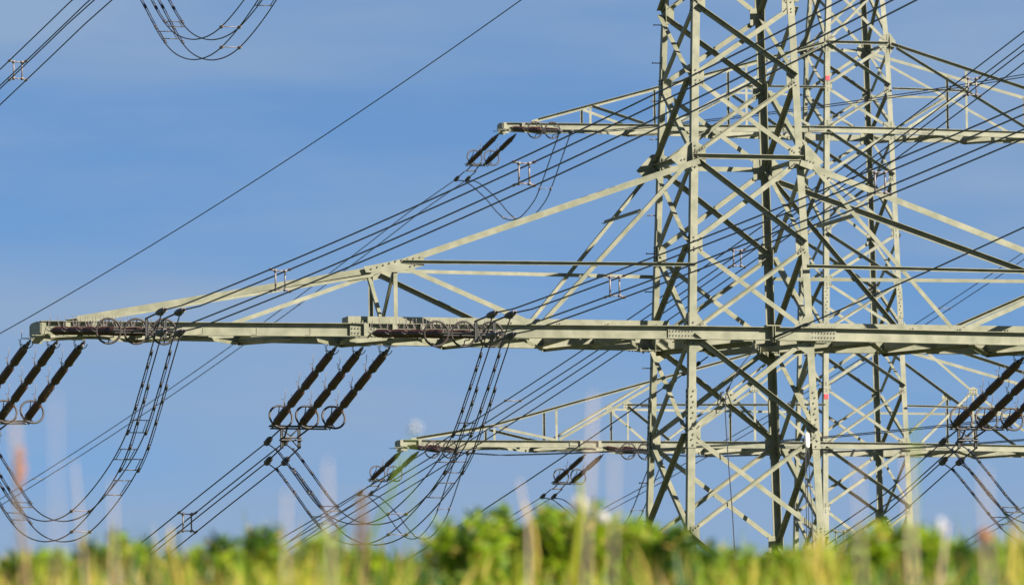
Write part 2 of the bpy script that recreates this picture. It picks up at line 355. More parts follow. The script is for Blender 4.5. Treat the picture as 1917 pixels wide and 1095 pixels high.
crossarm(far, 2, hu2, 39.13, 39.345, 11.88, 1.2, .085, [
    (1.12, 42.08, 10.7, 39.45, .10, 'out', 'f'), (1.12, 42.08, 10.7, 39.45, .10, 'out', 'b'), (8.97, 39.9, 8.97, 39.34, .075, 'in', 'fb'), (8.9, 39.9, 7.2, 39.36, .085, 'out', 'f'), (8.9, 39.9, 7.2, 39.36, .085, 'out', 'b'),
    (3.79, 41.3, 3.79, 39.34, .075, 'in', 'fb'), (6.4, 40.65, 6.4, 39.34, .07, 'in', 'fb'), (1.15, 40.62, 3.79, 40.62, .07, 'out', 'fb'), (3.75, 40.6, 1.7, 39.36, .085, 'in', 'f'), (3.75, 40.6, 1.7, 39.36, .085, 'in', 'b'),
    (1.3, 41.95, 6.1, 39.36, .08, 'out', 'f'), (1.3, 41.95, 6.1, 39.36, .08, 'out', 'b')], [1.45, 2.3], 1.5, hang=[-11.8, -11.2, 11.2, 11.8], label='upper crossarm of the far pylon, one insulator pair at its tip')
A2 = crossarm(far, 2, hl2, 28.79, 29.015, 15.42, 1.5, .085, [
    (1.38, 32.55, 12.34, 29.50, .10, 'out', 'f'), (1.38, 32.55, 12.34, 29.50, .10, 'out', 'b'), (12.34, 29.48, 14.9, 29.06, .10, 'out', 'f'), (12.34, 29.48, 14.9, 29.06, .10, 'out', 'b'),
    (12.34, 29.4, 12.34, 29.02, .075, 'in', 'fb'), (10.3, 30.05, 10.3, 29.02, .075, 'in', 'fb'), (12.2, 29.42, 10.35, 29.04, .085, 'in', 'f'), (12.2, 29.42, 10.35, 29.04, .085, 'in', 'b'),
    (10.2, 29.05, 6.7, 31.05, .085, 'in', 'f'), (10.2, 29.05, 6.7, 31.05, .085, 'in', 'b'), (1.4, 30.22, 7.95, 30.18, .07, 'out', 'f'), (1.4, 30.22, 7.95, 30.18, .07, 'out', 'b'),
    (7.95, 30.12, 6.6, 29.04, .08, 'out', 'fb'), (7.95, 30.12, 7.95, 29.04, .06, 'in', 'fb'),
    (1.6, 32.4, 3.75, 30.72, .08, 'in', 'f'), (3.75, 30.72, 6.2, 29.05, .08, 'in', 'f'), (1.6, 32.4, 6.2, 29.05, .08, 'in', 'b'),
    (3.75, 30.74, 1.9, 29.04, .08, 'in', 'f'), (3.75, 30.74, 1.9, 29.04, .08, 'in', 'b'), (3.75, 30.7, 3.75, 29.04, .07, 'in', 'fb')],
    [1.75, 2.6, 9.6], 1.5, hang=[-15.4, -14.8, -9.5, -8.9], label='lower crossarm of the far pylon with insulator pairs at two places')
for sx in (-1, 1):
    for sy in (-1, 1):
        for x, z in ((3.75, 30.74), (7.95, 30.15)):
            mb = MB(2); y = sy * (hl2(x) + .03); mb.plate([(sx * x - .15, y, z - .1), (sx * x + .15, y, z - .1), (sx * x + .15, y, z + .08), (sx * x, y, z + .15), (sx * x - .15, y, z + .08)], (0, sy, 0), .012)
            for i in (-.08, 0, .08):
                for j in (-.05, .04): mb.bolt((sx * x + i, y + sy * .012, z + j), (0, sy, 0), .016)
            mb.build('gusset_plate', [M['steel2'], M['bolt']], A2)
for z in (40.93, 30.5):
    mb = MB(2); h = interp(z, TAB2); mb.box((-h + .085, -h - .012, z), .13, .016, .15); mb.build('marker_plate', M['red'], far, label='small red plate on the front left leg')

# ------------------------------------------------------------------ insulators
_rod = {}
def rod_mesh(r, n, L):
    key = (r, n, round(L, 2))
    if key in _rod: return _rod[key]
    mb = MB(); mb.T = lambda p: Vector(p); pts = [(0, 0, 0)]; rs = [r * .45]
    m = int(L * .86 / .052)
    for i in range(m):
        z = L * .07 + (i + .5) * L * .86 / m
        pts += [(0, 0, z - .021), (0, 0, z - .003), (0, 0, z + .006), (0, 0, z + .019)]; rs += [r * .62, r * .98, r, r * .62]
    pts += [(0, 0, L)]; rs += [r * .45]
    vs = []; fs = []; k = 14
    for (x, y, z), q in zip(pts, rs): vs += [Vector((q * math.cos(2 * math.pi * a / k), q * math.sin(2 * math.pi * a / k), z)) for a in range(k)]
    for i in range(len(pts) - 1): fs += [[i * k + a, i * k + (a + 1) % k, (i + 1) * k + (a + 1) % k, (i + 1) * k + a] for a in range(k)]
    mb.add(vs, fs + [list(range(k))[::-1], [(len(pts) - 1) * k + a for a in range(k)]], 0, True)
    me = bpy.data.meshes.new('insulator_rod'); me.from_pydata([tuple(p) for p in mb.v], [], mb.f); me.materials.append(M['porcelain']); me.polygons.foreach_set('use_smooth', [True] * len(mb.f)); me.update()
    _rod[key] = me; return me

def insulator_set(t, atts, vec, nu, label, group, ringr, rr, quad, clampdir, ext=0.0, horn=1.0):
    """atts: attachment points; vec: string vector; conductors leave along clampdir. returns clamp outlet points"""
    base = tw(atts[len(atts) // 2], t)
    th = thing('insulator_assembly', label, 'insulator', base, group)
    vec = Vector(vec); L = vec.length; d = vec.normalized(); lat = Vector((1, 0, 0)); ends = []
    side = d.cross(Z).normalized(); upv = side.cross(d).normalized()
    if upv.z < 0: upv = -upv
    a0 = TOW[t][2]
    for at in atts:
        at = Vector(at); lk = 0.34 if nu == 4 else .3; tail = .16
        ul = (L - lk - tail) / nu; cap = .10
        mb = MB(t)
        mb.tube([at, at + d * lk * .5], .022, 6); mb.box(at + d * lk * .62, .16, .035, .08, (d, side, upv)); mb.tube([at + d * lk * .5, at + d * (lk + .04)], .03, 8)
        mb.tube([at + d * (L - tail), at + d * L], .025, 6)
        for k in range(1, nu): c = at + d * (lk + k * ul); mb.tube([c - d * .07, c - d * .04, c + d * .04, c + d * .07], .055, 10, rs=[rr * .5, rr * .66, rr * .66, rr * .5])
        mb.tube([at + d * lk * .9, at + d * (L - tail * .5)], rr * .3, 6)
        c0 = at + d * lk; mb.tube([c0 - d * .02, c0 + d * .04], rr * .75, 10); c1 = at + d * (L - tail); mb.tube([c1 - d * .04, c1 + d * .03], rr * .7, 10)
        st = mb.build('insulator_string', M['cap'], th)
        for k in range(nu):
            p = tw(at + d * (lk + k * ul + .065), t)
            o = bpy.data.objects.new('insulator_rod', rod_mesh(rr, 14, ul - .13)); COL.objects.link(o); o.parent = st
            dw = (tw(at + d, t) - tw(at, t)).normalized()
            o.location = p - ORG[st.name]; o.rotation_euler = dw.to_track_quat('Z', 'Y').to_euler()
        for k in range(0, nu):                    # arcing horns: pairs of thin rods rising from every joint
            if k == 0 and horn < .9: continue
            mb = MB(t); c = at + d * (lk + k * ul)
            for s1 in (-1, 1):
                for s2 in (-1, 1):
                    b0 = c + side * (s1 * rr * .5) + upv * (rr * .5)
                    out_ = side * s1 * .055 * horn + d * s2 * .03
                    q = [b0, b0 + out_ * 1.1 + upv * .02, b0 + out_ * 1.2 + Z * .08 * horn, b0 + out_ * .9 + Z * .13 * horn + d * s2 * .03, b0 + out_ * (1.2) + Z * (.22 + .05 * s1 * s2) * horn + d * s2 * .09]
                    mb.tube(q, .0065, 5)
            for s1 in (-1, 1): mb.tube([c + side * s1 * rr * .8 - upv * .02, c + side * s1 * rr * 1.35 - d * .05, c + side * s1 * rr * 1.5 - d * .12 + upv * .03], .010, 5)
            mb.build('arcing_horn', M['horn'], st)
        mb = MB(t); rc = at + d * (L - tail - ul * .42)   # guard ring round the last rod
        mb.tube([rc + side * ringr * math.cos(2 * math.pi * k / 36) + upv * ringr * math.sin(2 * math.pi * k / 36) for k in range(36)], .023, 8, closed=True)
        for s1 in (-1, 1):
            a = rc + upv * s1 * ringr; b = at + d * (L - tail * .8)
            mb.tube([a, a - upv * s1 * .12 + d * .10, b + upv * s1 * .12 + d * -.04 + side * .03, b], .012, 6)
        mb.build('guard_ring', M['ring'], st)
        ends.append(at + d * L)
    mid = sum(ends, Vector()) / len(ends); span = (ends[-1] - ends[0]).length; xh = (ends[-1] - ends[0]).normalized(); cd_ = Vector(clampdir).normalized()
    mb = MB(t)
    mb.box(mid + Z * .02, span + .16, .07, .018, (xh, d, xh.cross(d))); mb.box(mid - Z * .03, span + .10, .05, .018, (xh, d, xh.cross(d)))
    for e in ends: mb.bolt(e + Z * .03, Z, .03, .04)
    m2 = mid + cd_ * (.26 + ext * .5) - Z * .05
    for s1 in (-1, 1): mb.tube([mid + xh * s1 * span * .22, m2 + xh * s1 * .14], .02, 6)
    outs = []
    hx_, hz_ = .19, (.21 if quad else 0)
    mb.box(m2, .46 if quad else .36, .05, .03, (xh, cd_, xh.cross(cd_)))
    if quad:
        mb.box(m2 - Z * .055, .50, .05, .02, (xh, cd_, xh.cross(cd_)))
        for s1 in (-1, 1):
            mb.box(m2 + xh * s1 * hx_ + cd_ * .06 - Z * .0, .03, .06, .44, (xh, cd_, Z)); mb.box(m2 + xh * (s1 * hx_ + .035) + cd_ * .06, .012, .05, .42, (xh, cd_, Z))
            for s2 in (-1, 1): mb.tube([m2 + xh * s1 * span * .25 * 0 + Z * s2 * .03, m2 + xh * s1 * hx_ + Z * s2 * .2 + cd_ * .06], .014, 6)
    mb.build('yoke_plate', M['clamp'], th)
    for s2 in ((1, -1) if quad else (0,)):
        for s1 in (-1, 1):
            p = m2 + xh * s1 * hx_ + Z * s2 * hz_ + cd_ * .06
            c = p + cd_ * ((.34 if not quad else .40) + ext * .5)
            mb = MB(t); mb.tube([p, c], .018, 6); cl = (.36 if ext < .9 else .62) if quad else .34; k = 1 if quad else .9
            q = [c, c + cd_ * .03, c + cd_ * cl * .35, c + cd_ * cl * .8, c + cd_ * cl, c + cd_ * (cl + .06)]
            mb.tube(q, .05, 10, rs=[.022 * k, .052 * k, .066 * k, .058 * k, .036 * k, .018 * k]); mb.box(c + cd_ * cl * .5 - Z * .05, .20, .05, .06, (cd_, xh, Z))
            mb.box(c + cd_ * (cl * .98), .03, .08, .09, (cd_, xh, Z), 1)
            mb.build('dead_end_clamp', [M['clamp'], M['alu']], th)
            outs.append((c + cd_ * cl, c + cd_ * cl * .45 - Z * .08))
    return outs, xh

# ------------------------------------------------------------------ conductors
def bundle(t, start, az, s, c, length, offs, spacers, r, label, group, half=(), outs=None, n=70):
    base = tw(start, t)
    th = thing('conductor_bundle' if len(offs) > 1 else 'earth_wire', label, 'power line', base, group)
    dh = Vector((math.sin(az), math.cos(az), 0)); sd_ = Vector((abs(math.cos(az)), -math.sin(az) * (1 if math.cos(az) > 0 else -1), 0))
    start = Vector(start)
    def pt(tt, o): return start + dh * tt + Z * (s * tt + c * tt * tt) + sd_ * o[0] + Z * o[1]
    for i, o in enumerate(offs):
        mb = MB(t); ts = [length * (k / n) ** 1.25 for k in range(n + 1)]; pts = [pt(q, o) for q in ts]
        if outs: pts = [outs[i]] + [p for p, q in zip(pts, ts) if q > 2.6]
        mb.tube(pts, r, 6); mb.build('conductor' if len(offs) > 1 else 'wire', M['wire'], th)
    for q in spacers:
        mb = MB(t); C4 = [pt(q, o) for o in offs]; c0 = sum(C4, Vector()) / len(C4); tg = (pt(q + .1, (0, 0)) - pt(q, (0, 0))).normalized()
        if len(offs) == 2: mb.tube([C4[0], C4[0] * .5 + C4[1] * .5 + Z * .02, C4[1]], .011, 6)
        else:
            inn = [c0 + (p - c0) * .52 for p in C4]
            inn = [Vector((c0.x + (p.x - c0.x) * .50, c0.y + (p.y - c0.y) * .5, c0.z + (p.z - c0.z) * .86)) for p in C4]
            for i in range(4): mb.tube([inn[i], C4[i]], .014, 6, rs=[.014, .02])
            mb.tube([inn[0], inn[1]], .013, 6); mb.tube([inn[2], inn[3]], .013, 6); mb.tube([inn[0], inn[2]], .017, 6); mb.tube([inn[1], inn[3]], .017, 6)
            for p in inn: mb.tube([p - tg * .04, p + tg * .04], .03, 8)
        for p in C4: mb.tube([p - tg * .06, p + tg * .06], .027, 8)
        mb.build('spacer', M['alu'], th)
    for q in half:
        for pair, dq in (((0, 1), 0), ((2, 3), 1.0)):
            mb = MB(t); A, B = pt(q + dq, offs[pair[0]]), pt(q + dq, offs[pair[1]]); mb.tube([A, B], .012, 6)
            tg = dh
            for p in (A, B): mb.tube([p - tg * .07, p + tg * .07], .03, 8)
            mb.build('spacer', M['alu'], th)
    return th
def catmull(P, m):
    o = []
    for i in range(len(P) - 1):
        p0, p1, p2, p3 = P[max(i - 1, 0)], P[i], P[i + 1], P[min(i + 2, len(P) - 1)]
        for k in range(m):
            u = k / m; o.append(.5 * ((2 * p1) + (p2 - p0) * u + (2 * p0 - 5 * p1 + 4 * p2 - p3) * u * u + (3 * p1 - p0 - 3 * p2 + p3) * u ** 3))
    o.append(P[-1]); return o
LOOP1 = [(0.0, 0.0), (0.053, -0.60), (0.106, -1.21), (0.185, -1.98), (0.306, -2.50), (0.454, -2.80), (0.575, -2.72), (0.689, -2.35), (0.781, -1.79), (0.885, -0.89), (0.96, -0.25), (1.0, .0)]
LOOP2 = [(0.0, 0.0), (0.096, -0.74), (0.173, -1.34), (0.25, -1.80), (0.388, -2.12), (0.504, -2.02), (0.60, -1.66), (0.732, -0.95), (0.90, -0.22), (1.0, 0.0)]
def jumper(t, Ss, Es, prof, r, label, group, ladders, ties_, quad, bulge=0.0):
    S0 = sum(Ss, Vector()) / len(Ss); E0 = sum(Es, Vector()) / len(Es)
    th = thing('jumper_loop', label, 'jumper cable', tw(S0, t), group)
    lines = []; m = 8
    for i, (a, b) in enumerate(zip(Ss, Es)):
        V = b - a; P = []
        for u, dz in prof: P.append(a + V * u + Z * dz * (1.09 if bulge else 1) + Vector((bulge * math.sin(math.pi * u), 0, 0)))
        ln = catmull(P, m); lines.append(ln)
        mb = MB(t); mb.tube(ln, r, 6)
        mb.build('cable', M['wire'], th)
    nl = len(lines[0])
    at = lambda i, u: lines[i][min(nl - 1, int(u * (nl - 1)))]
    if quad:
        # doubled sections: a second cable clipped along each side of the loop with collars
        for i in range(4):
            up = i in (0, 1)
            for (u0, u1) in ((.10 + (.035 if not up else 0), .27 + (.03 if not up else 0)), (.72, .93)):
                k0, k1 = int(u0 * (nl - 1)), int(u1 * (nl - 1)); mb = MB(t)
                mb.tube([p + Vector((.052, .03, 0)) for p in lines[i][k0:k1 + 1]], r * .72, 6)
                for j in range(5):
                    k = int(k0 + (k1 - k0) * j / 4); p = lines[i][k] + Vector((.026, .015, 0)); d = (lines[i][min(k + 1, nl - 1)] - lines[i][k - 1]).normalized()
                    mb.tube([p - d * .055, p + d * .03], .034, 7, 0); mb.tube([p + d * .03, p + d * .06], .03, 7, 1)
                mb.build('reinforcing_cable', [M['wire'], M['alu']], th)
        for u in ladders:
            for (i, j), du in (((0, 1), 0), ((2, 3), .028)):
                mb = MB(t); u0 = u + du; u1 = u0 + .026
                for q in (u0, u1): mb.tube([at(i, q), at(j, q)], .010, 5)
                for k, s_ in ((i, 1), (j, -1)):
                    e = (at(j, u0) - at(i, u0)).normalized() * (.05 * s_); mb.tube([at(k, u0) + e, at(k, u1) + e], .009, 5)
                mb.build('ladder_spacer', M['cap'], th)
        for u in ties_:
            for a, b in ((0, 1), (2, 3)):
                mb = MB(t); mb.tube([at(a, u), at(b, u)], .010, 5)
                for i in (a, b):
                    d = (at(i, u + .03) - at(i, u)).normalized(); mb.tube([at(i, u) - d * .06, at(i, u) + d * .06], .036, 7)
                mb.build('spacer', M['alu'], th)
    else:
        for u in ties_:
            mb = MB(t); mb.tube([at(0, u), at(1, u)], .010, 5)
            for i in (0, 1):
                d = (at(i, u + .03) - at(i, u)).normalized(); mb.tube([at(i, u) - d * .07, at(i, u) + d * .07], .030, 7)
            mb.build('spacer', M['alu'], th)
    return th

Q4 = [(-.19, .21), (.19, .21), (-.19, -.21), (.19, -.21)]
AZ, SA, CA = -.071, -.1996, .0007
AZT, STW, CTW = 3.14159 + .0011, .0113, .0004
def phase1(key, xt, xa, zc, yf, yb, toward=True, away=True, tow_line=True, loop=True, dz=0.0, bulge=0.0, spT=(), spA=(), halfA=(), lenT=90, lenA=150, startA=None, startT=None, names=None):
    n = names; So = Eo = None
    if toward:
        atts = [Vector((xt + k * .575, -yf, zc)) for k in (-1, 0, 1)]
        oT, _ = insulator_set(1, atts, (0, -5.45, -.47), 4, n[0], 'triple insulator strings on the near pylon', .25, .088, True, (math.sin(AZT), math.cos(AZT), .03), ext=1.0)
    if away:
        atts = [Vector((xa + k * .575, yb, zc - .13)) for k in (-1, 0, 1)]
        oA, _ = insulator_set(1, atts, (math.sin(AZ) * 4.02, math.cos(AZ) * 4.02, -1.36 + dz), 4, n[1], 'triple insulator strings on the near pylon', .25, .088, True, (math.sin(AZ), math.cos(AZ), -.24), ext=.55)
    if tow_line:
        st = startT; bundle(1, st, AZT, STW, CTW, lenT, Q4, spT, .0150, n[2], 'four-wire conductor bundles', outs=[o[0] for o in oT] if toward else None)
    if away and startA:
        bundle(1, startA, AZ, SA, CA, lenA, Q4, spA, .0150, n[3], 'four-wire conductor bundles', half=halfA, outs=[o[0] for o in oA])
    if loop and toward and away:
        jumper(1, [o[1] for o in oT], [o[1] for o in oA], LOOP1, .0135, n[4], 'hanging jumper loops of the near pylon', (.245, .30, .70), (.46,), True, bulge)
dA = Vector((5.6 * math.sin(AZ), 5.6 * math.cos(AZ), -1.83))
phase1('LO', -14.2, -14.40, 21.45, .46, .42, spT=(9.8, 26.2), startT=(-14.2, -6.4, 20.93), startA=Vector((-14.35, .45, 21.2)) + dA, lenA=60, lenT=110, names=[
    'three insulator strings lying across the near pylon\'s left arm tip', 'three insulator strings slanting down from the near arm\'s outer tip at the left edge',
    'four wires rising right from the near arm\'s outer left clamps', 'four wires leaving down left beyond the picture\'s left edge', 'jumper loop hanging below the outer left end of the near arm'])
phase1('LI', -7.50, -7.75, 21.45, .93, .88, spT=(9.34, 25.6), startT=(-7.5, -6.8, 20.93), startA=Vector((-8.0, .9, 21.2)) + dA, spA=(4.96, 21), lenA=120, lenT=110, names=[
    'three insulator strings lying along the middle of the near pylon\'s left arm', 'three insulator strings hanging down left below the middle of the near left arm',
    'four wires rising right from the middle of the near left arm through the pylon', 'four wires going down left to the grass from the hanging middle insulators', 'jumper loop hanging below the middle of the near left arm'])
phase1('U', -10.93, -10.93, 31.62, .45, .45, bulge=-.12, spT=(10,), startT=(-10.93, -6.3, 31.1), startA=Vector((-10.93, .5, 31.72)) + dA, spA=(7.68, 23), lenA=130, lenT=60, dz=.1, names=[
    'three insulator strings above the picture on the upper left arm, facing the viewer', 'three insulator strings above the picture on the upper left arm, facing away',
    'four wires above the picture running toward the viewer', 'four wires crossing the top left corner with an H spacer', 'jumper loop hanging in from the top edge at the upper left'])
phase1('UR', 10.93, 10.93, 31.62, .45, .45, loop=False, toward=False, tow_line=False, startA=Vector((10.93, .5, 31.72)) + dA, spA=(7.38, 21.64), halfA=(36.7,), lenA=150, dz=.1, names=[
    '', 'three insulator strings on the upper right arm above the picture', '', 'four wires descending left from the top right edge behind the near pylon', ''])
phase1('LIR', 7.3, 7.35, 21.45, .93, .88, tow_line=True, spT=(9.3,), startT=(7.3, -6.8, 20.93), startA=Vector((7.45, .9, 21.35)) + dA, spA=(6.47, 22), lenA=120, lenT=60, dz=.16, names=[
    'three insulator strings on the near right arm, beyond the right edge', 'three dark insulator strings slanting in from the right edge below the near arm',
    'four wires beyond the right edge, going toward the viewer', 'four wires going down left from the right hand insulators past the pylon foot', 'jumper loop at the lower right edge of the picture'])

# twin-conductor phases of the far pylon
AZ2, SA2, CA2 = -.1206, -.2246, .0009
AZ2T, ST2, CT2 = 3.0487, -.0678, .0005
def phase2(xt, xa, zc, y, spA, lenA, lenT, names, toward=True, loop=True, awayX=None):
    O2 = [(-.20, 0), (.20, 0)]
    dA2 = Vector((4.4 * math.sin(AZ2), 4.4 * math.cos(AZ2), -1.16)); dT2 = Vector((4.2 * math.sin(AZ2T), 4.2 * math.cos(AZ2T), -.62))
    oA, _ = insulator_set(2, [Vector((xa + k * .29, y, zc - .1)) for k in (-1, 1)], (math.sin(AZ2) * 2.6, math.cos(AZ2) * 2.6, -.76), 2, names[1], 'twin insulator strings on the far pylon', .26, .080, False, (math.sin(AZ2), math.cos(AZ2), -.26), ext=.3, horn=.8)
    bundle(2, Vector((xa, y, zc - .05)) + dA2, AZ2, SA2, CA2, lenA, O2, spA, .0150, names[3], 'twin conductor bundles', outs=[o[0] for o in oA])
    if toward:
        oT, _ = insulator_set(2, [Vector((xt + k * .29, -y, zc)) for k in (-1, 1)], (math.sin(AZ2T) * 2.8, math.cos(AZ2T) * 2.8, -.36), 2, names[0], 'twin insulator strings on the far pylon', .26, .080, False, (math.sin(AZ2T), math.cos(AZ2T), -.08), ext=.3, horn=.8)
        bundle(2, Vector((xt, -y, zc)) + dT2, AZ2T, ST2, CT2, lenT, O2, (), .0145, names[2], 'twin conductor bundles', outs=[o[0] for o in oT])
        if loop: jumper(2, [o[1] for o in oT], [o[1] for o in oA], LOOP2, .018, names[4], 'hanging jumper loops of the far pylon', (), (.26, .62), False)
phase2(-11.4, -11.5, 39.15, .42, (13.63, 37.5), 170, 150, ['twin insulator strings lying flat at the far pylon\'s upper left arm tip', 'twin insulator strings slanting down at the far pylon\'s upper left arm tip',
    'two wires rising right from the far pylon\'s upper arm tip', 'two thin wires falling left from the far pylon\'s upper arm behind the near arm', 'jumper loop below the tip of the far pylon\'s upper left arm'])
phase2(-14.95, -14.9, 28.80, .42, (13.6,), 90, 150, ['twin insulator strings lying flat at the far pylon\'s lower left arm tip', 'twin insulator strings slanting down at the far pylon\'s lower left arm tip',
    'two wires running right under the far pylon\'s lower arm from its tip', 'two thin wires falling left from the far pylon\'s lower arm tip', 'jumper loop below the tip of the far pylon\'s lower left arm'])
phase2(-8.5, -8.55, 28.80, .80, (13.6,), 90, 150, ['twin insulator strings lying along the far lower arm beside the near pylon\'s leg', 'twin insulator strings slanting down below the middle of the far lower arm',
    'two wires running right from the middle of the far lower arm', 'two thin wires falling left from the middle of the far lower arm', 'jumper loop below the far lower arm beside the near pylon\'s leg'])
phase2(11.5, 11.5, 39.15, .42, (12.92, 37), 200, 60, ['', 'twin insulator strings on the far pylon\'s upper right arm, beyond the picture', '', 'two thin wires falling left from the right edge behind both pylons', ''], toward=False)
phase2(8.5, 8.5, 28.80, .80, (13,), 90, 60, ['', 'twin insulator strings on the far pylon\'s lower right arm, beyond the picture', '', 'two thin wires falling left across the bottom right corner', ''], toward=False)

# earth wire, aerial cable, drop cable, joint canister
bundle(1, (0, .3, 31.79), AZ, -.1563, .0007, 170, [(0, 0)], (), .0125, 'single thin wire crossing the open sky from top centre to the left edge', 'single wires')
cable = thing('fibre_cable', 'black single cable anchored under the near crossarm\'s centre bracket', 'cable', (0.42, -1.6, 21.45))
mb = MB(); P = [Vector((.42, -1.52, 21.42)) + Vector((0, -q, .043 * q + .0005 * q * q)) for q in [0, .3, .8, 2, 4, 7, 11, 16, 22, 30, 40, 52, 66, 82, 100]]
mb.tube(P, .016, 6); mb.tube([Vector((.42, -1.56, 21.43)) + Vector((0, -q, .043 * q)) for q in (0.0, .5, 1.0, 2.2)], .026, 6); mb.tube([P[3] , P[3] + Z * .001 - Vector((0, .3, 0))], .04, 6)
mb.build('toward_span', M['wire'], cable)
mb = MB(); P = catmull([Vector((.42, -3.4, 21.46)), Vector((.30, -2.2, 21.34)), Vector((.05, -1.7, 21.22)), Vector((-.28, -1.62, 20.88)), Vector((-.52, -1.6, 20.5)), Vector((-.66, -1.58, 20.1)), Vector((-.62, -1.58, 19.0)), Vector((-.52, -1.6, 17.3)), Vector((-.45, -1.64, 14.5))], 6)
mb.tube(P, .011, 6); mb.tube([P[26] , P[28]], .03, 7, 1); mb.build('drop_cable', [M['wire'], M['alu']], cable)
mb = MB(); P = [Vector((-.08, 1.42, 21.27)) + Vector((math.sin(AZ) * q, math.cos(AZ) * q, -.177 * q + .0006 * q * q)) for q in [0, .4, 1, 2, 4, 7, 11, 16, 22, 30, 40, 52, 66, 82, 100]]
mb.tube(P, .014, 6)
for q in (.5, 1.2, 1.9, 2.3): mb.tube([Vector((-.08, 1.42, 21.27)) + Vector((math.sin(AZ) * k, math.cos(AZ) * k, -.177 * k)) for k in (q, q + .22)], .045, 7, 1)
mb.build('away_span', [M['wire'], M['clamp']], cable)
mb = MB(); c = Vector((-.64, -1.50, 20.16))
mb.box(c + Vector((-.12, 0, 0)), .03, .08, .26, (Vector((.95, 0, -.3)), Vector((0, 1, 0)), Vector((.3, 0, .95)))); mb.box(c + Vector((.1, 0, 0)), .03, .08, .24, (Vector((.95, 0, .35)), Vector((0, 1, 0)), Vector((-.35, 0, .95)))); mb.box(c - Z * .1, .2, .08, .03)
for k in (-.12, 0, .12): mb.bolt(c + Vector((-.1 + k * .3, -.05, k)), (0, -1, 0))
mb.build('cable_bracket', [M['steel'], M['bolt']], near)
can = thing('joint_canister', 'small white cylinder hanging inside the near pylon above the lower right braces', 'cable joint', (1.13, -1.5, 19.14))
mb = MB(); q = Vector((1.13, -1.50, 19.14)); mb.tube([q, q + Z * .02, q + Z * .06, q + Z * .25, q + Z * .31, q + Z * .33], .05, 12, rs=[.025, .05, .058, .058, .04, .01]); mb.build('canister', M['white'], can)
mb = MB()
for dx, dy in ((-.03, 0), (.0, .03), (.035, 0)): mb.tube(catmull([q + Vector((dx, dy, 0)), q + Vector((dx * 1.5, dy, -.7)), q + Vector((dx * 2 + .03, dy, -1.6)), q + Vector((dx * 2.4, dy, -3.0)), q + Vector((dx, dy, -5))], 5), .009, 5)
mb.build('cable', M['wire'], can)
mb = MB(); mb.box(q + Vector((0, .07, .17)), .14, .04, .05); mb.box(q + Vector((.12, .075, .17)), .24, .02, .04); mb.build('bracket', M['steel'], can)

# ------------------------------------------------------------------ ground
def view(px, py, dist):                       # a point on the meadow bank: bearing of a spot and its distance from the path
    d = FW + RT * ((px - 958.5) / 20700) - UP * ((py - 547.5) / 20700); return CAM + d * (dist / math.hypot(d.x, d.y))
FH = Vector((FW.x, FW.y, 0)).normalized(); RH = Vector((FH.y, -FH.x, 0))
def bank(s, l=0.0):                          # height of the ground along the line of sight
    if s < 12: return 0.0
    if s < 38: return 4.31 * ((s - 12) / 26) ** 1.05
    if s < 60: return 1.95 + .0621 * s
    if s < 150: return 5.676 * (.5 + .5 * math.cos((s - 60) / 90 * math.pi))
    return 0.0
mb = MB(); mb.T = lambda p: Vector(p)
ss = [-400, -50, 0, 12] + [12 + 2 * k for k in range(1, 60)] + [135, 160, 230, 400, 900, 2500, 6000]
ls = [-5000, -1500, -400, -120, -50, -20, -10, -5, -2.5, 0, 2.5, 5, 10, 20, 50, 120, 400, 1500, 5000]
vs = []; fs = []
for s_ in ss:
    for l_ in ls:
        p = Vector((CAM.x, CAM.y, 0)) + FH * s_ + RH * l_; fade = 1 / (1 + (l_ / 260) ** 2); p.z = bank(s_) * fade + .03 * math.sin(l_ * 1.7 + s_) * (12 < s_ < 70); vs.append(p)
nl = len(ls)
for i in range(len(ss) - 1):
    for j in range(nl - 1): fs.append([i * nl + j, i * nl + j + 1, (i + 1) * nl + j + 1, (i + 1) * nl + j])
mb.add(vs, fs, 0, True); mb.build('ground', M['ground'], None, kind='structure')

